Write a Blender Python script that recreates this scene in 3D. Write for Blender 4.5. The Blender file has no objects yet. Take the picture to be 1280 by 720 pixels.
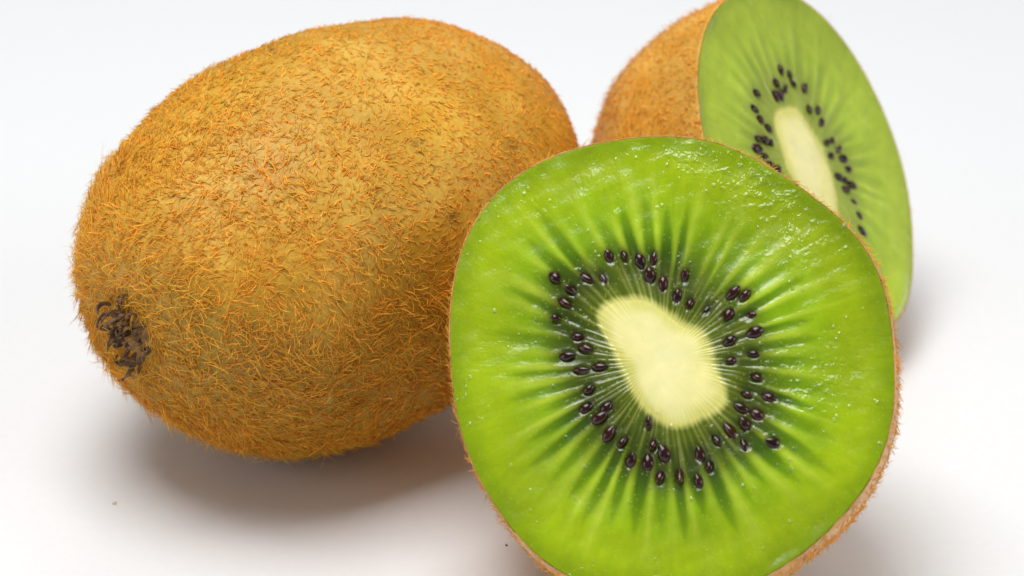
import bpy, math
import numpy as np
from mathutils import Vector, Matrix

RNG = np.random.default_rng(7)
SC = bpy.context.scene
COL = SC.collection

# ------------------------------------------------------------------ camera
PITCH = math.radians(27.0); DIST = 0.40; LENS = 100.0; SENS = 36.0
PW, PH = 1280.0, 720.0                      # size of the photograph
cam_d = bpy.data.cameras.new('camera'); cam = bpy.data.objects.new('camera', cam_d); COL.objects.link(cam)
cam.location = (0, -DIST*math.cos(PITCH), DIST*math.sin(PITCH))
cam.rotation_euler = (math.pi/2-PITCH, 0, 0)
cam_d.lens = LENS; cam_d.sensor_width = SENS; cam_d.clip_start = 0.01; cam_d.clip_end = 50
cam_d.dof.use_dof = True; cam_d.dof.focus_distance = 0.330; cam_d.dof.aperture_fstop = 27
SC.camera = cam

# ------------------------------------------------------------------ light
w = bpy.data.worlds.new('World'); SC.world = w; w.use_nodes = True
bg = w.node_tree.nodes['Background']
bg.inputs[0].default_value = (0.88, 0.95, 1.0, 1); bg.inputs[1].default_value = 0.195
def area(name, loc, target, size, power, color=(1, 1, 1)):
    l = bpy.data.lights.new(name, 'AREA'); l.shape = 'SQUARE'; l.size = size; l.energy = power; l.color = color
    o = bpy.data.objects.new(name, l); COL.objects.link(o); o.location = loc
    o.rotation_euler = (Vector(target)-Vector(loc)).to_track_quat('-Z', 'Y').to_euler()
    return o
area('softbox_overhead', (-0.09, -0.08, 0.60), (0.0, -0.02, 0.0), 0.36, 3.25, (1, 0.995, 0.985))
area('fill_background', (0.10, 0.75, 0.85), (0.05, 0.35, 0.0), 0.6, 1.8, (0.97, 0.985, 1))  # added lamp, whitens the surface behind the fruit
area('fill_right', (0.60, -0.28, 0.34), (0.03, -0.03, 0.02), 0.4, 1.5)  # added fill lamp, brightens the rear half's cut face
area('fill_left', (-0.62, -0.30, 0.22), (-0.03, -0.04, 0.02), 0.4, 0.9)  # added fill lamp, lifts the stem end of the whole kiwi
SC.view_settings.view_transform = 'Standard'; SC.view_settings.look = 'None'
SC.view_settings.exposure = 0.0; SC.view_settings.gamma = 1.0; SC.view_settings.use_curve_mapping = False
SC.render.engine = 'CYCLES'
SC.cycles.use_denoising = True
try: SC.cycles.denoiser = 'OPENIMAGEDENOISE'
except Exception: pass
SC.cycles.max_bounces = 8; SC.cycles.diffuse_bounces = 7
SC.cycles.sample_clamp_indirect = 6

# ------------------------------------------------------------------ helpers
def lin(r, g, b):
    c = np.array([r, g, b], float)/255
    return np.where(c <= 0.04045, c/12.92, ((c+0.055)/1.055)**2.4)
def sstep(x, a, b):
    t = np.clip((x-a)/(b-a), 0, 1); return t*t*(3-2*t)
def mix(a, b, m):
    return a+(b-a)*m[..., None]
def nrmz(v):
    return v/np.maximum(np.linalg.norm(v, axis=-1, keepdims=True), 1e-12)
def waves(P, freq, seed, n=26):
    """smooth random field, about unit variance; P in metres, freq in 1/m"""
    r = np.random.default_rng(seed); k = r.normal(size=(n, P.shape[-1]))*freq*2.2; ph = r.random(n)*6.283
    out = np.zeros(P.shape[:-1])
    for i in range(n): out += np.sin(P@k[i]+ph[i])
    return out*math.sqrt(2.0/n)
CF = np.array([0, math.cos(PITCH), -math.sin(PITCH)]); CR = np.array([1.0, 0, 0]); CU = np.cross(CR, CF)
CO = np.array(cam.location); FPX = LENS/SENS*PW
def ray(p):
    p = np.asarray(p, float)
    return CF+CR*((p[..., 0:1]-PW/2)/FPX)-CU*((p[..., 1:2]-PH/2)/FPX)
def on_ground(px, z=0.0):
    d = ray(px); return CO+d*((z-CO[2])/d[2])
def mesh_np(name, V, faces, smooth=True):
    """faces: list of int arrays (n,3) / (n,4)"""
    me = bpy.data.meshes.new(name)
    V = np.asarray(V, float); c0 = V.mean(0); vol = 0.0
    for f in faces:                                     # turn closed shapes right side out
        a, b, c = V[f[:, 0]]-c0, V[f[:, 1]]-c0, V[f[:, 2]]-c0; vol += (a*np.cross(b, c)).sum()
        if f.shape[1] == 4: d = V[f[:, 3]]-c0; vol += (a*np.cross(c, d)).sum()
    if vol < -1e-16: faces = [f[:, ::-1] for f in faces]
    V = np.ascontiguousarray(V, dtype=np.float32); me.vertices.add(len(V)); me.vertices.foreach_set('co', V.ravel())
    loops = np.concatenate([f.ravel() for f in faces]).astype(np.int32)
    tot = np.concatenate([np.full(len(f), f.shape[1]) for f in faces])
    start = np.concatenate([[0], np.cumsum(tot)[:-1]]).astype(np.int32)
    me.loops.add(len(loops)); me.loops.foreach_set('vertex_index', loops)
    me.polygons.add(len(tot)); me.polygons.foreach_set('loop_start', start)
    me.update(calc_edges=True); me.validate()
    me.polygons.foreach_set('use_smooth', np.full(len(me.polygons), smooth))
    return me
def set_tint(me, C, name='Tint'):
    a = me.color_attributes.new(name, 'FLOAT_COLOR', 'POINT')
    a.data.foreach_set('color', np.concatenate([C, np.ones((len(C), 1))], 1).astype(np.float32).ravel())
def set_vec(me, C, name):
    a = me.attributes.new(name, 'FLOAT_VECTOR', 'POINT')
    a.data.foreach_set('vector', np.ascontiguousarray(C, dtype=np.float32).ravel())
def obj(name, me, mat=None, parent=None, loc=None):
    o = bpy.data.objects.new(name, me); COL.objects.link(o)
    if mat and not me.materials: me.materials.append(mat)
    if parent: o.parent = parent
    if loc is not None: o.location = loc
    return o
def empty(name, loc, label, cat, group=None):
    o = bpy.data.objects.new(name, None); COL.objects.link(o); o.location = loc
    o.empty_display_size = 0.01; o['label'] = label; o['category'] = cat
    if group: o['group'] = group
    return o
def grid_faces(nu, nv, wrap=True):
    """nu rows, nv columns (columns wrap)"""
    i = np.arange(nu-1)[:, None]; j = np.arange(nv if wrap else nv-1)[None]
    a = i*nv+j; b = i*nv+(j+1) % nv
    return np.stack([a, b, b+nv, a+nv], -1).reshape(-1, 4)

# ------------------------------------------------------------------ materials
def newmat(name):
    m = bpy.data.materials.new(name); m.use_nodes = True
    nt = m.node_tree; return m, nt, nt.nodes['Principled BSDF']
def N(nt, t, **kw):
    n = nt.nodes.new(t)
    for k, v in kw.items():
        if k in n.inputs.keys(): n.inputs[k].default_value = v
        else: setattr(n, k, v)
    return n
def obj_noise(nt, scale, detail=3.0, rough=0.55, vec=None):
    n = N(nt, 'ShaderNodeTexNoise', Scale=scale, Detail=detail, Roughness=rough)
    if vec is None:
        tc = nt.nodes.get('TC') or N(nt, 'ShaderNodeTexCoord', name='TC'); vec = tc.outputs['Object']
    nt.links.new(vec, n.inputs['Vector']); return n
def ramp(nt, src, p0, p1, c0=(0, 0, 0, 1), c1=(1, 1, 1, 1)):
    r = N(nt, 'ShaderNodeValToRGB'); e = r.color_ramp.elements
    e[0].position, e[0].color, e[1].position, e[1].color = p0, c0, p1, c1
    nt.links.new(src, r.inputs[0]); return r
def mixc(nt, fac, a, b, blend='MIX'):
    m = N(nt, 'ShaderNodeMix', data_type='RGBA', blend_type=blend)
    for s, v in ((m.inputs[0], fac), (m.inputs[6], a), (m.inputs[7], b)):
        if isinstance(v, bpy.types.NodeSocket): nt.links.new(v, s)
        elif isinstance(v, (int, float)): s.default_value = v
        else: s.default_value = (*v, 1)
    return m.outputs[2]
def bump(nt, bsdf, height, strength, dist, prev=None):
    b = N(nt, 'ShaderNodeBump', Strength=strength, Distance=dist)
    nt.links.new(height, b.inputs['Height'])
    if prev: nt.links.new(prev, b.inputs['Normal'])
    nt.links.new(b.outputs[0], bsdf.inputs['Normal']); return b.outputs[0]

def flesh_mat(name, spec=0.6, rough=0.17, bumpk=1.0, sss=0.6, mott=(0.88, 0.91, 0.82), gran=0.36):
    m, nt, b = newmat(name); L = nt.links
    t = N(nt, 'ShaderNodeVertexColor', layer_name='Tint')
    at = N(nt, 'ShaderNodeAttribute', attribute_name='Polar')
    f = obj_noise(nt, 1.0, 4.0, 0.6, at.outputs['Vector'])          # fibres running out from the core
    c = mixc(nt, ramp(nt, f.outputs[0], 0.38, 0.68).outputs[0], t.outputs[0], (1.12, 1.08, 1.1), 'MULTIPLY')
    n = obj_noise(nt, 900, 3.0, 0.6)
    c = mixc(nt, ramp(nt, n.outputs[0], 0.3, 0.75).outputs[0], c, mott, 'MULTIPLY')
    vg = N(nt, 'ShaderNodeTexVoronoi', Scale=1700.0); L.new(nt.nodes['TC'].outputs['Object'], vg.inputs['Vector'])
    gr = ramp(nt, vg.outputs['Distance'], 0.05, 0.24, (gran, gran, gran, 1), (0, 0, 0, 1))
    c = mixc(nt, gr.outputs[0], c, tuple(lin(186, 208, 84)))
    L.new(c, b.inputs['Base Color'])
    sx = N(nt, 'ShaderNodeSeparateXYZ'); L.new(at.outputs['Vector'], sx.inputs[0])
    mr = N(nt, 'ShaderNodeMapRange'); L.new(sx.outputs[2], mr.inputs['Value'])
    for k_, v_ in zip((1, 2, 3, 4), (0.0, 0.9, 0.0, sss)): mr.inputs[k_].default_value = v_
    L.new(mr.outputs[0], b.inputs['Subsurface Weight'])
    b.inputs['Subsurface Radius'].default_value = (0.8, 1.0, 0.25)
    b.inputs['Subsurface Scale'].default_value = 0.0016
    b.inputs['Specular IOR Level'].default_value = spec
    rr = ramp(nt, obj_noise(nt, 260, 2.0).outputs[0], 0.35, 0.7, (rough*0.7,)*3+(1,), (min(1, rough*1.7),)*3+(1,))
    L.new(rr.outputs[0], b.inputs['Roughness'])
    v = N(nt, 'ShaderNodeTexVoronoi', Scale=2300.0); L.new(nt.nodes['TC'].outputs['Object'], v.inputs['Vector'])
    p = bump(nt, b, v.outputs['Distance'], 0.05*bumpk, 0.0003)
    p = bump(nt, b, obj_noise(nt, 1300, 3, 0.6).outputs[0], 0.09*bumpk, 0.0003, p)
    p = bump(nt, b, f.outputs[0], 0.12*bumpk, 0.0004, p)
    # sparse juice beads
    v2 = N(nt, 'ShaderNodeTexVoronoi', Scale=800.0); L.new(nt.nodes['TC'].outputs['Object'], v2.inputs['Vector'])
    dots = ramp(nt, v2.outputs['Distance'], 0.05, 0.26, (1, 1, 1, 1), (0, 0, 0, 1))
    mk = ramp(nt, obj_noise(nt, 330, 2).outputs[0], 0.56, 0.68)
    mul = N(nt, 'ShaderNodeMath', operation='MULTIPLY'); L.new(dots.outputs[0], mul.inputs[0]); L.new(mk.outputs[0], mul.inputs[1])
    p = bump(nt, b, mul.outputs[0], 0.6*bumpk, 0.0004, p)
    # ridged juice film where the cut face is wettest
    wa = N(nt, 'ShaderNodeAttribute', attribute_name='Wet'); wn = obj_noise(nt, 1000, 2, 0.5)
    wr = ramp(nt, wn.outputs[0], 0.48, 0.66); m2 = N(nt, 'ShaderNodeMath', operation='MULTIPLY')
    L.new(wr.outputs[0], m2.inputs[0]); L.new(wa.outputs['Fac'], m2.inputs[1])
    bump(nt, b, m2.outputs[0], 0.5, 0.0005, p)
    return m
def skin_mat(name, c_lo, c_hi, c_spot):
    m, nt, b = newmat(name); L = nt.links
    t = N(nt, 'ShaderNodeVertexColor', layer_name='Tint')
    n = obj_noise(nt, 170, 4, 0.6)
    c = mixc(nt, ramp(nt, n.outputs[0], 0.35, 0.68).outputs[0], c_lo, c_hi)
    v = N(nt, 'ShaderNodeTexVoronoi', Scale=950.0); L.new(nt.nodes['TC'].outputs['Object'], v.inputs['Vector'])
    sp = ramp(nt, v.outputs['Distance'], 0.08, 0.28, (1, 1, 1, 1), (0, 0, 0, 1))
    c = mixc(nt, sp.outputs[0], c, c_spot)
    n2 = obj_noise(nt, 2500, 2, 0.6)
    c = mixc(nt, ramp(nt, n2.outputs[0], 0.3, 0.7).outputs[0], c, (0.8, 0.78, 0.72), 'MULTIPLY')
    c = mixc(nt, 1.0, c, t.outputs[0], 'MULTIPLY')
    L.new(c, b.inputs['Base Color'])
    b.inputs['Roughness'].default_value = 0.46; b.inputs['Specular IOR Level'].default_value = 0.42
    p = bump(nt, b, obj_noise(nt, 1600, 3, 0.6).outputs[0], 0.5, 0.00025)
    bump(nt, b, sp.outputs[0], 0.6, 0.0003, p)
    return m
def hair_mat():
    m, nt, b = newmat('kiwi_hair'); L = nt.links
    t = N(nt, 'ShaderNodeVertexColor', layer_name='Tint')
    L.new(t.outputs[0], b.inputs['Base Color']); b.inputs['Roughness'].default_value = 0.5
    b.inputs['Specular IOR Level'].default_value = 0.35
    tr = N(nt, 'ShaderNodeBsdfTranslucent'); L.new(t.outputs[0], tr.inputs[0])
    mx = N(nt, 'ShaderNodeMixShader'); mx.inputs[0].default_value = 0.22
    L.new(b.outputs[0], mx.inputs[1]); L.new(tr.outputs[0], mx.inputs[2])
    L.new(mx.outputs[0], nt.nodes['Material Output'].inputs[0]); return m
def seed_mat():
    m, nt, b = newmat('kiwi_seed')
    oi = N(nt, 'ShaderNodeObjectInfo')
    c = mixc(nt, oi.outputs['Random'], tuple(lin(18, 6, 5)), tuple(lin(50, 16, 12)))
    c2 = mixc(nt, ramp(nt, obj_noise(nt, 1.6, 3).outputs[0], 0.4, 0.75).outputs[0], c, tuple(lin(66, 24, 18)))
    nt.links.new(c2, b.inputs['Base Color'])
    b.inputs['Roughness'].default_value = 0.12; b.inputs['Specular IOR Level'].default_value = 0.5; b.inputs['Coat Weight'].default_value = 0.0; b.inputs['Coat Roughness'].default_value = 0.06
    bump(nt, b, obj_noise(nt, 3, 2).outputs[0], 0.4, 0.00006)
    return m
def dry_mat(name, c0, c1, scale=900):
    m, nt, b = newmat(name)
    n = obj_noise(nt, scale, 4, 0.65)
    nt.links.new(mixc(nt, ramp(nt, n.outputs[0], 0.35, 0.7).outputs[0], c0, c1), b.inputs['Base Color'])
    b.inputs['Roughness'].default_value = 0.75; bump(nt, b, n.outputs[0], 0.7, 0.0006); return m

M_FLESH = flesh_mat('kiwi_flesh'); M_FLESH2 = M_FLESH
M_CORE = flesh_mat('kiwi_core', 0.3, 0.3, 0.2, 0.0, (0.96, 0.96, 0.94), 0.0)
M_SKIN = skin_mat('kiwi_skin', lin(208, 154, 34), lin(224, 182, 70), lin(236, 138, 34))
M_SKIN2 = skin_mat('kiwi_skin_brown', lin(230, 166, 54), lin(244, 194, 90), lin(232, 140, 40))
M_SKIN3 = skin_mat('kiwi_skin_tan', lin(214, 164, 102), lin(232, 190, 138), lin(206, 138, 80))
M_HAIR = hair_mat(); M_SEED = seed_mat()
M_SEPAL = dry_mat('dried_sepal', lin(54, 36, 22), lin(156, 116, 74))
M_HUB = dry_mat('dried_stem_scar', lin(110, 76, 36), lin(196, 146, 78), 700)

# ------------------------------------------------------------------ setting: white table top
m, nt, b = newmat('white_paper')
n = obj_noise(nt, 900, 3, 0.6)
nt.links.new(mixc(nt, n.outputs[0], (0.83, 0.83, 0.84), (0.88, 0.88, 0.885)), b.inputs['Base Color'])
b.inputs['Roughness'].default_value = 0.55; b.inputs['Specular IOR Level'].default_value = 0.3
bump(nt, b, n.outputs[0], 0.05, 0.0002)
G = 24; gx = np.linspace(-1.6, 1.6, G)
V = np.stack([*np.meshgrid(gx, gx+0.4), np.zeros((G, G))], -1).reshape(-1, 3)
o = obj('table_surface', mesh_np('table_surface', V, [grid_faces(G, G, False)]), m)
o['kind'] = 'structure'; o['label'] = 'seamless plain white paper surface under the kiwis'

# ------------------------------------------------------------------ hair
def sample_surface(P, Nn, dens, count, rng, wrap=True):
    """P,Nn (nu,nv,3) grid of positions and normals; dens (nu,nv). Returns roots, normals and the grid cell (i,j)"""
    nu, nv = P.shape[:2]; Pw = np.concatenate([P, P[:, :1]], 1); Nw = np.concatenate([Nn, Nn[:, :1]], 1)
    e1 = Pw[1:, :-1]-Pw[:-1, :-1]; e2 = Pw[:-1, 1:]-Pw[:-1, :-1]
    A = np.linalg.norm(np.cross(e1, e2), axis=-1)*dens[:-1, :]
    cdf = np.cumsum(A.ravel()); k = np.searchsorted(cdf, rng.random(count)*cdf[-1]); i, j = np.divmod(k, nv)
    a, b = rng.random((2, count, 1))
    def bl(X): return X[i, j]*(1-a)*(1-b)+X[i+1, j]*a*(1-b)+X[i, j+1]*(1-a)*b+X[i+1, j+1]*a*b
    return bl(Pw), nrmz(bl(Nw)), i, j
def hair_mesh(name, R, Nn, T, length, lift, rad, c_root, c_tip, rng, curl=0.5):
    n = len(R); T = nrmz(T-Nn*(T*Nn).sum(1, keepdims=True)); B = np.cross(Nn, T)
    side = rng.normal(size=(n, 1))*curl; sag = rng.normal(size=(n, 1))*0.25*curl*2
    rings = []; cols = []
    ts = [-0.06, 0.34, 0.7, 1.0]
    for t in ts:
        d = T*np.cos(lift)[:, None]+Nn*np.sin(lift)[:, None]
        c = R+d*(length*t)[:, None]+(B*side+Nn*sag*0.4)*(length*t*abs(t))[:, None]*0.6
        rings.append(c); cols.append(c_root+(c_tip-c_root)*max(0, t)**0.45)
    V = np.zeros((n, 10, 3)); C = np.zeros((n, 10, 3))
    X = nrmz(np.cross(T, Nn)+0.3*Nn); Y = nrmz(np.cross(d, X))
    for r in range(3):
        rr = (rad*[1.0, 0.85, 0.6][r])[:, None]
        for s in range(3):
            a = s*2.0944
            V[:, r*3+s] = rings[r]+(X*math.cos(a)+Y*math.sin(a))*rr; C[:, r*3+s] = cols[r]
    V[:, 9] = rings[3]; C[:, 9] = cols[3]
    f = []
    for r in range(2):
        for s in range(3):
            a, b = r*3+s, r*3+(s+1) % 3; f += [(a, b, b+3), (a, b+3, a+3)]
    for s in range(3): f.append((6+s, 6+(s+1) % 3, 9))
    F = (np.array(f)[None]+np.arange(n)[:, None, None]*10).reshape(-1, 3)
    me = mesh_np(name, V.reshape(-1, 3), [F]); set_tint(me, C.reshape(-1, 3)); return me
def hair_colors(n, rng, shift):
    """golden to orange-brown hairs; shift 0 golden .. 1 brown-orange"""
    k = np.clip(rng.normal(size=n)*0.33+shift, 0, 1)
    tip = mix(np.tile(lin(255, 212, 76), (n, 1)), np.tile(lin(252, 184, 58), (n, 1)), k)
    root = mix(np.tile(lin(252, 170, 40), (n, 1)), np.tile(lin(242, 134, 32), (n, 1)), np.clip(k+rng.normal(size=n)*0.2, 0, 1))
    br = np.clip(1+rng.normal(size=(n, 1))*0.16, 0.55, 1.4)
    return root*br, tip*br
def grid_normals(P, flip=False):
    du = np.gradient(P, axis=0); Pw = np.concatenate([P[:, -1:], P, P[:, :1]], 1); dv = (Pw[:, 2:]-Pw[:, :-2])/2
    Nn = np.cross(du, dv); Nn = nrmz(Nn)
    for r in (0, -1):
        Nn[r] = nrmz(Nn[1 if r == 0 else -2].mean(0))
    return -Nn if flip else Nn

# ------------------------------------------------------------------ the whole kiwi
def whole_kiwi():
    az, ti, cx, cy = 0.8045, 0.0559, 423.2, 287.9
    a, b, sq, n1, n2, bend, sh, tap, q, q2 = 0.0350, 0.0259, 0.955, 2.1652, 2.127, -0.0116, -0.0095, -0.0161, 0.0200, -0.0417
    NU, NV = 220, 300
    t = np.linspace(0, math.pi, NU); x = -np.cos(t); ph = np.linspace(0, 2*math.pi, NV, endpoint=False)
    wq = .5+.5*np.tanh(2*x); n = n1*(1-wq)+n2*wq
    rr = b*np.maximum(0, 1-np.abs(x)**n)**(1/n)*(1+tap*x)
    P = np.stack([np.repeat((a*x)[:, None], NV, 1), rr[:, None]*np.cos(ph), sq*rr[:, None]*np.sin(ph)], -1)
    mm = np.maximum(0, -x)**2
    P[..., 2] += (q*a*mm+sh*a*(1-x**2))[:, None]; P[..., 1] += (q2*a*mm+bend*a*(1-x**2))[:, None]
    Nn = grid_normals(P, True)
    if (Nn[NU//2]*P[NU//2]).sum(-1).mean() < 0: Nn = -Nn
    # shallow dimple round the stem, gentle lumps
    dst = np.linalg.norm(P-P[0, 0], axis=-1)
    P = P-Nn*(0.0011*np.exp(-(dst/0.0042)**2))[..., None]+Nn*(0.0006*np.exp(-((dst-0.012)/0.005)**2))[..., None]
    P = P+Nn*(waves(P, 60, 3)*0.00022+waves(P, 220, 4)*0.00005)[..., None]
    ax = np.array([math.cos(az)*math.cos(ti), math.sin(az)*math.cos(ti), math.sin(ti)])
    s = np.array([-math.sin(az), math.cos(az), 0]); v = np.cross(ax, s); Rm = np.stack([ax, s, v], 1)
    P = P@Rm.T
    # left shoulder of the stem end is fuller
    P = P-np.array([0, 0, P[..., 2].min()])
    O = on_ground((cx, cy), 0.0262)
    base = np.array([O[0], O[1]+0.0012, 0.0])
    Nn = grid_normals(P, True)
    if (Nn[NU//2]*(P[NU//2]-P.mean((0, 1)))).sum(-1).mean() < 0: Nn = -Nn
    hole = np.array([-0.0175, -0.006, 0.043])
    P = P+Nn*(0.0008*np.exp(-(np.linalg.norm(P-(P[0, 0]+np.array([-0.004, 0.004, 0.012])), axis=-1)/0.009)**2))[..., None]
    root = empty('kiwi_fruit', base, 'whole uncut fuzzy brown kiwi with dried stem end, beside the cut halves', 'kiwi')
    F = grid_faces(NU, NV)[:, ::-1]
    me = mesh_np('kiwi_skin', P.reshape(-1, 3), [F])
    T = np.ones((NU, NV, 3))*(1+0.05*waves(P, 90, 8))[..., None]
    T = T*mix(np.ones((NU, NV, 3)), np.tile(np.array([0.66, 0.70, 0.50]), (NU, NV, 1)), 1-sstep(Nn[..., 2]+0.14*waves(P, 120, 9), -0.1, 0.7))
    far = sstep(np.repeat(x[:, None], NV, 1), -0.1, 0.95)
    T = T*mix(np.ones((NU, NV, 3)), np.tile(np.array([1.08, 0.9, 0.86]), (NU, NV, 1)), far)
    for (bx, by, r_, k) in ((310, 412, .0011, .5), (565, 272, .0008, .35), (425, 378, .0006, .5), (338, 62, .0005, .3), (520, 180, .0006, .45), (640, 182, .0008, .5)):
        d = ray((bx, by)); W = P+base-CO; tt = (W@d)/(d@d); dist = np.linalg.norm(W-tt[..., None]*d, axis=-1)
        front = ((Nn@-d) > 0)
        T = T*(1-(1-k)*np.exp(-(dist/r_)**2)*front)[..., None]
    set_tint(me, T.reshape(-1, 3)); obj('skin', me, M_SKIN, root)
    # fuzz
    rng = np.random.default_rng(21)
    ups = Nn[..., 2]
    xg = np.repeat(x[:, None], NV, 1)
    stem = 1-sstep(xg, -0.95, 0.1)                     # 1 at the stem end, 0 towards the other end
    patch = waves(P, 110, 31)
    dens = 0.85+0.6*stem+0.08*patch+0.2*(1-sstep(ups, -0.2, 0.7)); dens = np.clip(dens, 0.2, 3)
    dens = dens*np.where(dst > 0.0032, 1, 0.22)
    n = 40000
    R, NN, i, j = sample_surface(P, Nn, dens, n, rng)
    st, up, pa = stem[i, j], ups[i, j], patch[i, j]
    rub = sstep(up+0.15*waves(R, 120, 37), 0.25, 0.8)*(1-st*0.75)           # hair worn short on top
    Ln = (0.00112+0.00048*st+0.0003*(1-sstep(up, -0.3, 0.4)))*(1-0.42*rub)*np.exp(np.clip(rng.normal(size=n)*0.24, -0.6, 0.45))
    Ln *= 1-0.3*sstep(xg[i, j], 0.3, 0.95)
    sw = waves(R, 70, 41)*1.0+waves(R, 260, 42)*0.5+rng.normal(size=n)*0.7
    A0 = nrmz(np.tile(ax, (n, 1))-NN*(NN@ax)[:, None]); B0 = np.cross(NN, A0)
    flow = 0.4+np.where(B0[:, 2] > 0, 0, 0)
    T0 = A0*np.cos(sw+flow)[:, None]+B0*np.sin(sw+flow)[:, None]
    T0 = nrmz(T0-np.array([0, 0, 0.12]))
    lift = np.clip(0.30+rng.normal(size=n)*0.20+0.08*st, 0.05, 1.25)
    rad = 0.000055*np.exp(rng.normal(size=n)*0.3)*(1+0.4*rub)
    cr, ct = hair_colors(n, rng, np.clip(0.10+0.5*sstep(xg[i, j], -0.2, 0.9)+0.1*pa, 0, 1))
    hm = hair_mesh('kiwi_fuzz', R, NN, T0, Ln, lift, rad, cr, ct, rng, 1.25)
    h = obj('fuzz', hm, M_HAIR, root); h['kind'] = 'stuff'
    # dried calyx at the stem end
    pole = P[0, 0]-0*Nn[0, 0]; nz = nrmz(Nn[0, 0]); up_ = np.array([0, 0, 1.0])
    e1 = nrmz(np.cross(up_, nz)); e2 = np.cross(nz, e1)
    r2 = np.random.default_rng(5)
    K, Q = 10, 28; rr = np.linspace(0, 1, K); th = np.linspace(0, 2*math.pi, Q, endpoint=False)
    Hh = []
    for r_ in rr:
        for q_ in th:
            rad_ = r_*0.0042*(1+0.12*math.sin(3*q_+1)+0.08*math.sin(7*q_))
            hgt = 0.0010*(1-r_**2)*(1+0.5*math.sin(5*q_+r_*4))+0.00035*math.sin(9*r_+4*q_)-0.0006*r_**3
            Hh.append(pole+e1*rad_*math.cos(q_)*0.85+e2*rad_*math.sin(q_)*1.15+nz*(hgt+0.0003))
    calyx = obj('calyx', mesh_np('calyx', np.array(Hh), [grid_faces(K, Q)]), M_HUB, root)
    calyx['label'] = 'dried tan stem scar ringed by curled dark sepals'
    def sepal(ang, rad0, length, width, curl, twist, lean, tilt):
        S = 9; C = 5; top = []; bot = []
        rd = e1*math.cos(ang)*0.9+e2*math.sin(ang)*1.15; rd /= np.linalg.norm(rd); sd = np.cross(nz, rd)
        p = pole+rd*rad0+nz*0.0012; phi = tilt; yaw = 0.0
        for k in range(S):
            u = k/(S-1); wd = width*(0.55+0.75*math.sin(math.pi*min(1, u*0.8+0.2)))*(1-u**4*0.85)
            dirv = rd*math.cos(phi)*math.cos(yaw)+nz*math.sin(phi)+sd*math.sin(yaw)*math.cos(phi)
            nn = nrmz(np.cross(dirv, sd)); s2 = sd*math.cos(twist*u)+nn*math.sin(twist*u); n2_ = np.cross(s2, dirv)
            for c in range(C):
                w_ = c/(C-1)*2-1
                cup = 0.4*width*(w_*w_-0.4)
                top.append(p+s2*w_*wd+n2_*(cup+0.00008+r2.normal()*0.00005)); bot.append(p+s2*w_*wd*0.95+n2_*(cup-0.0001))
            p = p+dirv*length/(S-1); phi += curl/(S-1); yaw += lean/(S-1)
        V = np.array(top+bot); nT = S*C
        f1 = grid_faces(S, C, False); f2 = f1[:, ::-1]+nT; sd_ = []
        loop = [k*C for k in range(S)]+[(S-1)*C+c for c in range(1, C)]+[k*C+C-1 for k in range(S-2, -1, -1)]+[c for c in range(C-2, 0, -1)]
        for k in range(len(loop)): a_, b_ = loop[k], loop[(k+1) % len(loop)]; sd_.append((b_, a_, a_+nT, b_+nT))
        obj('sepal', mesh_np('sepal', V, [f1, f2, np.array(sd_)]), M_SEPAL, calyx)
    for k in range(30):
        ang = k/30*2*math.pi+r2.normal()*0.12
        sepal(ang, 0.0010+0.0032*r2.random(), 0.0012+0.0020*r2.random(), 0.00015+0.0002*r2.random(), r2.normal()*3.0+0.8, r2.normal()*1.4, r2.normal()*1.6, 0.1+0.7*r2.random())
    for k in range(12):                                  # shrivelled styles in the middle
        ang = r2.random()*6.28
        sepal(ang, 0.0018*r2.random(), 0.0012+0.0013*r2.random(), 0.0002, r2.normal()*3, r2.normal(), r2.normal()*1.6, 0.9+0.5*r2.random())
    for ang, ln_ in ((1.9, 0.0036), (1.25, 0.0042), (2.6, 0.0034)):
        sepal(ang, 0.0028, ln_, 0.00030, 2.6, 0.8, -0.9, 0.55)
    return root
whole_kiwi()

# ------------------------------------------------------------------ cut halves
def fourier(P2, k, lam=0.0):
    Q = np.concatenate([P2+(np.roll(P2, -1, 0)-P2)*t for t in np.linspace(0, 1, 12, endpoint=False)])
    th = np.arctan2(Q[:, 1], Q[:, 0]); r = np.hypot(*Q.T); o = np.argsort(th); th, r = th[o], r[o]
    tt = np.linspace(-math.pi, math.pi, 360, endpoint=False); r = np.interp(tt, th, r, period=2*math.pi); th = tt
    A = [np.ones_like(th)]
    for i in range(1, k+1): A += [np.cos(i*th), np.sin(i*th)]
    A = np.stack(A, 1); reg = np.diag([0]+[lam*i**2 for i in range(1, k+1) for _ in (0, 1)])
    c = np.linalg.solve(A.T@A+reg, A.T@r)
    def f(t):
        o = np.full_like(t, c[0])
        for i in range(1, k+1): o = o+c[2*i-1]*np.cos(i*t)+c[2*i]*np.sin(i*t)
        return o
    return f
_seed_me = None
def seed_mesh():
    global _seed_me
    if _seed_me is None:
        S, C = 10, 12; V = []
        for i in range(S):
            u = i/(S-1); rr_ = (math.sin(math.pi*u)**0.72)*(0.72+0.42*u) if 0 < i < S-1 else 0.0
            for c in range(C):
                a_ = c/C*2*math.pi; V.append((u*2-1, rr_*math.cos(a_)*0.62, rr_*math.sin(a_)*0.5))
        _seed_me = mesh_np('seed', np.array(V), [grid_faces(S, C)[:, ::-1]]); _seed_me.materials.append(M_SEED)
    return _seed_me

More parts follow.
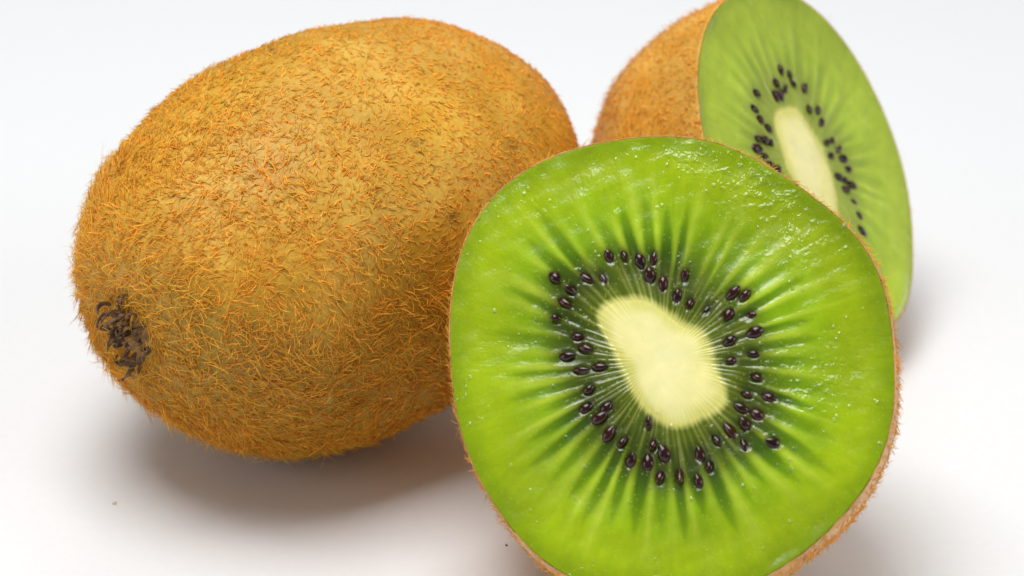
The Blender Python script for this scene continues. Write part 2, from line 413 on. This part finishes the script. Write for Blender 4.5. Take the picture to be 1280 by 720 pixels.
def kiwi_half(rim_px, core_px, seeds_px, nrm, Lr, bulge, label, nth, nfl, nrays, seed, skin, nhair, hair_shift, hair_len, ray_k=1.0, pale=0.0, wet_px=(), core_k=0.97):
    rng = np.random.default_rng(seed)
    n = nrmz(np.asarray(nrm, float)); rim_px = np.array(rim_px, float); core_px = np.array(core_px, float)
    cpx = core_px.mean(0); d0 = ray(cpx)
    def plane(px):
        d = ray(px); return d*((d0@n)/(d@n))[..., None]-d0
    e1 = nrmz(np.cross(np.array([0, 0, 1.0]), n)); e2 = np.cross(n, e1)
    to2 = lambda p: np.stack([p@e1, p@e2], -1)
    rim2, core2, seeds2 = to2(plane(rim_px)), to2(plane(core_px)), to2(plane(np.array([s[:2] for s in seeds_px], float)))
    # the height at which the half rests on the table fixes its distance and size
    fr = fourier(rim2, 8, 0.05)
    fc = fourier(core2, 12, 0.05)
    th = np.linspace(0, 2*math.pi, nth, endpoint=False); cs = np.stack([np.cos(th), np.sin(th)], -1)
    rim = cs*fr(th)[:, None]; cen = rim.mean(0); rm = np.linalg.norm(rim-cen, axis=1).mean()
    NS = 90; s = 1-(1-np.linspace(0, 1, NS))**1.0; s = np.sin(s*math.pi/2)**1.0
    g = np.maximum(0, 1-s**2.3)**(1/2.3)*(1+bulge*s*(1-s))
    def to3(p2, h): return p2[..., :1]*e1+p2[..., 1:]*e2+np.asarray(h)[..., None]*n
    body = to3(cen+(rim-cen)[None]*g[:, None, None], np.repeat(-(s*Lr*rm)[:, None], nth, 1))
    zmin = (d0+body)[..., 2].min(); lam = -CO[2]/zmin
    C3 = CO+lam*d0
    rim, cen, rm, body, seeds2, core = rim*lam, cen*lam, rm*lam, body*lam, seeds2*lam, cs*(fc(th)*lam*core_k)[:, None]
    Wc = C3+to3(cen[None], np.zeros(1))[0]-n*Lr*rm*0.45
    base = np.array([Wc[0], Wc[1], 0.0]); off = C3-base
    root = empty('kiwi_half', base, label, 'kiwi half', 'halves of a cut kiwi')
    # --- rays
    NR = nrays; ra = (np.arange(NR)+rng.normal(size=NR)*0.11)/NR*2*math.pi
    rl = np.clip(0.76+rng.normal(size=NR)*0.08, 0.5, 0.98); rw = np.clip(1+rng.normal(size=NR)*0.25, 0.5, 1.6); rs = np.clip(0.85+rng.normal(size=NR)*0.2, 0.35, 1.2)
    ll = np.clip(0.66+rng.normal(size=NR)*0.09, 0.42, 0.88); ls = np.clip(0.85+rng.normal(size=NR)*0.3, 0.2, 1.2)
    u = np.linspace(0, 1, nfl); NC = max(14, nfl//7)
    TH, U = np.meshgrid(th, u)
    wob = 0.006*np.sin(U*5+TH*7)+0.006*np.sin(U*9-TH*13+1.0)
    ang = TH+wob*(0.4+U)
    dlt = (ang[..., None]-ra+math.pi) % (2*math.pi)-math.pi
    near = np.abs(dlt).argmin(-1); dn = np.take_along_axis(dlt, near[..., None], -1)[..., 0]
    spacing = 2*math.pi/NR
    # sector between ray k and k+1
    srt = np.where(dn >= 0, near, (near-1) % NR)
    a_lo = ra[srt]; a_hi = ra[(srt+1) % NR]; gap = (a_hi-a_lo) % (2*math.pi); fpos = ((ang-a_lo) % (2*math.pi))/gap
    wid = spacing*(0.14+0.10*U)*rw[near]
    raym = np.exp(-(dn/wid)**2)*rs[near]*sstep(U, 0.10, 0.3)*(1-sstep(U, rl[near]-0.28, rl[near]+0.06))
    hw = 0.50*np.sqrt(np.clip(1-(np.maximum(U-0.15, 0)/np.maximum(ll[srt]-0.15, 0.1))**2, 0, 1)); cen_f = sstep(hw-np.abs(fpos-0.5), -0.02, 0.26)
    tipw = 1-0.75*sstep(U, 0.22, ll[srt]+0.04)
    loc = cen_f*tipw*sstep(U, 0.04, 0.22)*ls[srt]
    loc = np.clip(loc*(1-raym), 0, 1)
    xy = core[None]*(1-U)[..., None]+rim[None]*0.9945*U[..., None]
    lowf = waves(xy, 90, seed+1); midf = waves(xy, 420, seed+2)
    # --- colours
    outer = np.tile(lin(162, 186, 8), (nfl, nth, 1)); mid = np.tile(lin(142, 178, 4), (nfl, nth, 1))
    Cc = mix(mid, outer, sstep(U, 0.45, 0.85)); Cc = mix(Cc, np.tile(lin(130, 158, 2), (nfl, nth, 1)), 0.8*sstep(U, 0.82, 1.0))
    Cc = mix(Cc, np.tile(lin(190, 208, 62), (nfl, nth, 1)), np.clip(0.7*ray_k*raym, 0, 1))
    Cc = mix(Cc, np.tile(lin(56, 98, 0), (nfl, nth, 1)), np.clip(0.95*ray_k*loc, 0, 1))
    iz = 1-sstep(U+0.03*lowf, 0.20, 0.50)
    Cc = mix(Cc, np.tile(lin(66, 78, 10), (nfl, nth, 1)), 0.84*iz)
    NL = NR*2; la = (np.arange(NL)+rng.normal(size=NL)*0.22)/NL*2*math.pi; lk = np.clip(0.8+rng.normal(size=NL)*0.25, 0.2, 1.2); lle = np.clip(0.22+rng.normal(size=NL)*0.07, 0.12, 0.5)
    d2 = (ang[..., None]-la+math.pi) % (2*math.pi)-math.pi; k2 = np.abs(d2).argmin(-1); d2 = np.abs(np.take_along_axis(d2, k2[..., None], -1)[..., 0])
    fine = np.exp(-(d2/(2*math.pi/NL*(0.27-0.10*U)))**2)*lk[k2]*(1-sstep(U, lle[k2]-0.12, lle[k2]+0.06))
    Cc = mix(Cc, np.tile(lin(178, 180, 84), (nfl, nth, 1)), np.clip(0.42*fine, 0, 1))
    # seeds stain the flesh round them (dark pulp showing through)
    sd_r = np.hypot(*(seeds2).T)
    hgt = 0.00004*raym-0.00006*loc+0.00004*midf-0.00010*iz+0.00006*fine
    for (sx, sy), sp in zip(seeds2, seeds_px):
        dep = sp[2]; t_ = np.array([sx, sy])/math.hypot(sx, sy); v_ = np.array([-t_[1], t_[0]])
        dx = xy-np.array([sx, sy]); al = dx@t_; ac = dx@v_
        e_ = np.exp(-((al/0.00125)**2+(ac/0.0008)**2))
        Cc = mix(Cc, np.tile(lin(54, 62, 16), (nfl, nth, 1)), np.clip((0.55+0.5*dep)*e_, 0, 0.92))
        hgt = hgt+0.00006*np.exp(-((np.sqrt((al/1.25)**2+(ac/0.85)**2)-0.00085)/0.0003)**2)-0.0003*np.exp(-((al/0.0009)**2+(ac/0.0006)**2))
    ce = sstep(1-U+0.012*(fine-0.4), 0.945, 1.0)
    edgeC = mix(np.tile(lin(236, 230, 152), (nth, 1)), np.tile(lin(208, 206, 104), (nth, 1)), 0.8*(1-0.1*np.clip(fine[0], 0, 1)))
    Cc = mix(Cc, np.tile(edgeC, (nfl, 1, 1)), ce)
    Cc = mix(Cc, np.tile(lin(196, 212, 92), (nfl, nth, 1)), pale*(1-ce))
    Cc = Cc*(1+(0.07*lowf+0.03*midf)*(1-ce))[..., None]
    rimfade = 1-sstep(U, 0.93, 1.0)
    hgt = hgt*rimfade+0.0001*lowf*rimfade
    # --- flesh solid: cut face + pit under the core + hidden inner hull
    face = to3(xy, hgt)+off; ring0 = face[0].copy()
    pit = [to3(core*k_, np.full(nth, -d_))+off for k_, d_ in ((0.8, 0.0042), (0.3, 0.005), (0.0, 0.005))]; pit = [ring0]+pit
    hull = []
    for k_ in range(4, NS, 6):
        hull.append(to3(cen+(rim-cen)*g[k_]*0.975, np.full(nth, -s[k_]*Lr*rm*0.975))+off)
    hull.append(to3(np.repeat(cen[None], nth, 0), np.full(nth, -Lr*rm*0.975))+off)
    hull = [face[-1].copy()]+hull
    ROWS = np.concatenate([np.stack(pit[::-1]), face, np.stack(hull)], 0)
    nr = ROWS.shape[0]
    CT = np.concatenate([np.tile(lin(190, 196, 100), (4, nth, 1)), Cc, np.tile(lin(130, 165, 40), (len(hull), nth, 1))], 0)
    PO = np.concatenate([np.zeros((4, nth, 3)), np.stack([np.cos(TH)*26*(1+0*U), np.sin(TH)*26, U*5.0], -1), np.zeros((len(hull), nth, 3))], 0)
    me = mesh_np('flesh', ROWS.reshape(-1, 3), [np.delete(grid_faces(nr, nth).reshape(nr-1, nth, 4), [3, 3+nfl], 0).reshape(-1, 4)]); set_tint(me, np.clip(CT, 0, 1).reshape(-1, 3)); set_vec(me, PO.reshape(-1, 3), 'Polar')
    wet = np.full(U.shape, 0.03)
    for wx, wy, wr_, wk in wet_px:
        c2 = to2(plane(np.array([[wx, wy]], float)))[0]*lam
        wet = wet+wk*np.exp(-(((xy-c2)**2).sum(-1))/wr_**2)
    wet = np.concatenate([np.zeros((4, nth)), np.clip(wet, 0, 1)*rimfade, np.zeros((len(hull), nth))], 0)
    a_ = me.attributes.new('Wet', 'FLOAT', 'POINT'); a_.data.foreach_set('value', wet.astype(np.float32).ravel())
    flesh = obj('flesh', me, M_FLESH, root); flesh['label'] = 'wet green cut face with pale rays and dark locules'
    # --- core plug
    uc = np.linspace(0, 1, NC); THc, Uc = np.meshgrid(th, uc); xyc = core[None]*Uc[..., None]
    edge_h = hgt[0]; hc = edge_h[None]*Uc**6+0.00012*(1-Uc**4)+0.00003*waves(xyc, 500, seed+5)*(1-Uc**8)
    Ct = np.tile(lin(236, 230, 152), (NC, nth, 1)); Ct = mix(Ct, np.tile(lin(242, 236, 172), (NC, nth, 1)), np.clip(0.5+0.5*waves(xyc, 130, seed+6), 0, 1)*(1-Uc**2))
    fl2 = np.clip(fine[0], 0, 1)[None]
    Ct = mix(Ct, np.tile(lin(208, 206, 104), (NC, nth, 1)), 0.8*sstep(Uc+0.05*waves(xyc, 300, seed+9), 0.70, 1.0)*(1-0.1*fl2))
    rows = [to3(core*0.0, np.full(nth, -0.004))+off, to3(core*0.7, np.full(nth, -0.0035))+off, to3(core*0.96, np.full(nth, -0.0012))+off, to3(xyc, hc)[-1]+off]
    top = (to3(xyc, hc)+off)[::-1]
    RO = np.concatenate([top, np.stack(rows)], 0); CTc = np.concatenate([Ct[::-1], np.tile(lin(210, 205, 120), (4, nth, 1))], 0)
    POc = np.concatenate([np.concatenate([xyc*300, 0*xyc[..., :1]], -1)[::-1], np.zeros((4, nth, 3))], 0)
    kin = NC-int(NC*0.45); stp = nth//40                # rows run from the edge to the middle, then the underside
    gf = grid_faces(RO.shape[0], nth).reshape(RO.shape[0]-1, nth, 4)
    keep = [gf[:kin].reshape(-1, 4), gf[NC:].reshape(-1, 4)]
    jj = np.arange(40)*stp; ng = [[kin*nth+(j0+q_) % nth for q_ in range(stp+1)]+[(kin+1)*nth+(j0+stp) % nth, (kin+1)*nth+j0] for j0 in jj]
    for i_ in range(kin+1, NC-2): keep.append(np.stack([i_*nth+jj, i_*nth+(jj+stp) % nth, (i_+1)*nth+(jj+stp) % nth, (i_+1)*nth+jj], -1))
    ctr = (NC-1)*nth; keep.append(np.stack([(NC-2)*nth+jj, (NC-2)*nth+(jj+stp) % nth, np.full(40, ctr)], -1))
    me = mesh_np('core', RO.reshape(-1, 3), keep+[np.array(ng)])
    set_tint(me, np.clip(CTc, 0, 1).reshape(-1, 3)); set_vec(me, POc.reshape(-1, 3), 'Polar')
    co = obj('core', me, M_CORE, flesh); co['label'] = 'pale cream core'
    # --- seeds
    lst = [(p, sp[2], sp[3] if len(sp) > 3 else 0.0) for p, sp in zip(seeds2, seeds_px)]
    for (px, py), dep, rot in lst:
        a_ = math.atan2(py, px)+rot+rng.normal()*0.2
        t_ = to3(np.array([math.cos(a_), math.sin(a_)])[None], np.zeros(1))[0]; t_ = nrmz(t_+n*rng.normal()*0.25)
        b_ = nrmz(np.cross(n, t_)); c_ = np.cross(t_, b_)
        L_ = 0.00094*(1+np.clip(rng.normal()*0.17, -0.3, 0.25)); W_ = L_*np.clip(0.88+rng.normal()*0.14, 0.6, 1.1)
        pos = to3(np.array([[px, py]]), np.zeros(1))[0]+off+n*(0.00000-0.00042*dep)
        o = obj('seed', seed_mesh(), None, flesh)
        Mx = np.eye(4); Mx[:3, 0] = t_*L_; Mx[:3, 1] = b_*W_; Mx[:3, 2] = c_*W_*0.9; Mx[:3, 3] = pos
        o.matrix_local = Matrix(Mx.tolist())
    # --- skin shell
    lip = to3(cen+(rim-cen)*0.988, np.full(nth, -0.0009)); lip2 = to3(cen+(rim-cen)*0.9955, np.full(nth, -0.00012)+0.00006*waves(rim, 900, seed+3))
    st_ = max(1, nth//300); B = body[:, ::st_].copy(); Bn = grid_normals(B, False)
    if (Bn[NS//3]*(B[NS//3]-B[NS//3].mean(0))).sum(-1).mean() < 0: Bn = -Bn
    Bn[0] = nrmz(rim[::st_, :1]*e1+rim[::st_, 1:]*e2)
    B[2:] += Bn[2:]*(waves(B[2:], 90, seed+11)*0.0001)[..., None]
    SR = np.concatenate([lip[None, ::st_], lip2[None, ::st_], B], 0)+off; nv = SR.shape[1]
    me = mesh_np('kiwi_half_skin', SR.reshape(-1, 3), [grid_faces(SR.shape[0], nv)])
    T = np.ones(SR.shape)*(1+0.1*waves(SR, 120, seed+12))[..., None]; T[:2] *= np.array([1.05, 0.78, 0.4])
    set_tint(me, T.reshape(-1, 3)); obj('skin', me, skin, root)
    # --- fuzz
    dens = np.ones(B.shape[:2]); R, NN, i, j = sample_surface(B+off, Bn, dens, nhair, rng)
    nh = len(R); A0 = nrmz(np.tile(n, (nh, 1))-NN*(NN@n)[:, None]); B0 = np.cross(NN, A0)
    sw = waves(R, 80, seed+21)*0.9+rng.normal(size=nh)*0.9+2.4
    T0 = A0*np.cos(sw)[:, None]+B0*np.sin(sw)[:, None]
    edge = (i < 5)
    Ln = hair_len*np.exp(np.clip(rng.normal(size=nh)*0.3, -0.7, 0.5))*(1+0.15*edge)
    lift = np.clip(0.5+rng.normal(size=nh)*0.28, 0.05, 1.3)
    cr, ct = hair_colors(nh, rng, np.full(nh, hair_shift))
    # extra hairs bent along the cut edge
    hm = hair_mesh('kiwi_half_fuzz', R, NN, T0, Ln, lift, 0.000042*np.exp(rng.normal(size=nh)*0.2), cr, ct, rng, 0.9)
    h = obj('fuzz', hm, M_HAIR, root); h['kind'] = 'stuff'
    print('HALF', label[:20], 'diam', 2*rm, 'centre', C3)
    return root

def camdir(right, up):
    return -CF+CR*math.tan(math.radians(right))+CU*math.tan(math.radians(up))
Z5 = lambda pts, x0, y0, k: [(x0+p[0]/k, y0+p[1]/k)+tuple(p[2:]) for p in pts]
front_rim = [(562,400),(566,350),(580,300),(610,250),(650,216),(700,190),(760,175),(830,169),(890,175),(940,195),(990,225),(1040,265),(1070,290),(1095,330),(1110,380),(1118,430),(1121,490),(1112,540),(1095,590),(1065,635),(1030,670),(965,720),(900,741),(830,748),(760,740),(700,718),(650,675),(615,630),(585,570),(568,510),(562,450)]
front_core = Z5([(165,240),(190,213),(240,198),(290,203),(332,232),(370,262),(422,285),(442,330),(452,370),(480,420),(476,460),(442,482),(402,497),(370,512),(330,502),(290,472),(260,425),(235,375),(205,315),(180,275)], 660, 270, 1.946)
front_seeds = Z5([(197,100,0),(235,97,0),(273,110,0),(306,102,.5),(296,146,0),(328,165,.6),(381,146,.1),(362,196,.4),(394,212,.2),(437,225,.9),(66,150,0),(105,180,.2),(90,211,0),(68,248,0),(140,150,.3),(180,148,.8),
 (498,188,-.3,.5),(527,194,-.3),(488,239,0),(537,243,.7),(490,304,.1),(550,283,.1),(494,351,.3),(547,335,.0),(553,391,.2),(530,432,.2),(583,440,.4),(518,466,.2),(556,482,.6),(490,521,0),(527,505,.1),(457,543,.4),(524,555,.5),(597,552,.3),
 (140,322,-.1),(94,340,.5),(129,374,0),(174,366,.4),(148,421,.2),(120,292,.9),(175,490,0),(142,465,.8),(190,465,.9),(197,529,.0),(230,548,.4),(293,502,-.3),(304,555,.4),(330,577,0),(250,595,.3),(291,598,.8),(321,633,.4),(369,632,0),(414,645,.2),(440,607,.4),(418,580,.9)], 660, 270, 1.946)
kiwi_half(front_rim, front_core, front_seeds, camdir(-8, 12), 1.2, 0.14,
          'kiwi half with round juicy cut face showing a ring of black seeds', 1000, 210, 44, 11, M_SKIN3, 11000, 0.45, 0.00075, wet_px=((940, 215, .0036, .85), (870, 192, .0026, .6), (990, 250, .0026, .5), (1010, 470, .004, .4), (1000, 300, .003, .3)))

back_rim = [(872,80),(874,130),(880,175),(893,225),(915,280),(950,335),(1000,380),(1060,405),(1105,409),(1122,402),(1138,370),(1142,320),(1138,250),(1125,195),(1100,125),(1065,65),(1035,25),(1005,0),(970,-14),(930,-14),(900,4),(880,40)]
back_core = Z5([(398,238),(412,218),(435,211),(462,222),(490,270),(515,315),(535,370),(548,430),(552,475),(545,510),(520,500),(485,460),(455,415),(430,360),(412,300)], 730, 0, 1.714)
back_seeds = Z5([(423,150,.1),(442,160,.1),(412,177,.1),(433,190,.1),(413,206,.2),(370,199,.1),(475,190,.5),(484,233,.2),(503,237,.1),(379,256,0),(397,274,.2),(377,296,.4),(403,305,.3),(388,334,.0),(418,362,.1),
 (521,305,0),(546,320,.1),(531,333,.4),(556,340,.4),(546,378,.1),(567,362,.3),(590,462,.1),(580,432,.5),(597,495,.4),(562,405,.4),(440,410,.2),(470,450,.1),(500,500,.2),(585,525,.3),(540,540,.2),(450,178,.2),(425,205,.4),(365,232,.3),(392,300,.4),(372,318,.2),(510,262,.3),(535,300,.5),(575,395,.3),(560,385,.5),(402,350,.3)], 730, 0, 1.714)
kiwi_half(back_rim, back_core, back_seeds, camdir(50, 25), 1.34, 0.06,
          'kiwi half turned sideways and leaning up behind the round cut half, brown fuzz showing', 640, 120, 40, 29, M_SKIN2, 15000, 0.15, 0.00085, 0.75, 0.5, core_k=0.86)

# ------------------------------------------------------------------ two tiny crumbs on the table
def crumb(px, r, mat, label, seed):
    rg = np.random.default_rng(seed); S, C = 6, 8; V = []
    for i in range(S):
        for c in range(C):
            a_ = c/C*6.2832; p_ = i/(S-1)*math.pi
            k_ = 1+0.3*math.sin(3*a_+seed)*math.sin(p_)+(rg.normal()*0.12 if 0 < i < S-1 else 0)
            V.append((r*k_*math.sin(p_)*math.cos(a_)*1.5, r*k_*math.sin(p_)*math.sin(a_), r*0.6*(1-math.cos(p_))))
    o = obj('crumb', mesh_np('crumb', np.array(V), [grid_faces(S, C)[:, ::-1]]), mat, None, on_ground(px)); o['label'] = label; o['category'] = 'crumb'
    o.rotation_euler = (0, 0, seed)
crumb((143, 630), 0.00022, dry_mat('pale_green_crumb', lin(200, 196, 160), lin(232, 226, 200)), 'tiny pale green crumb on the white surface below the dried stem end', 1)
crumb((633, 682), 0.00014, M_SEPAL, 'tiny dark speck on the white surface beside the round cut face', 2)
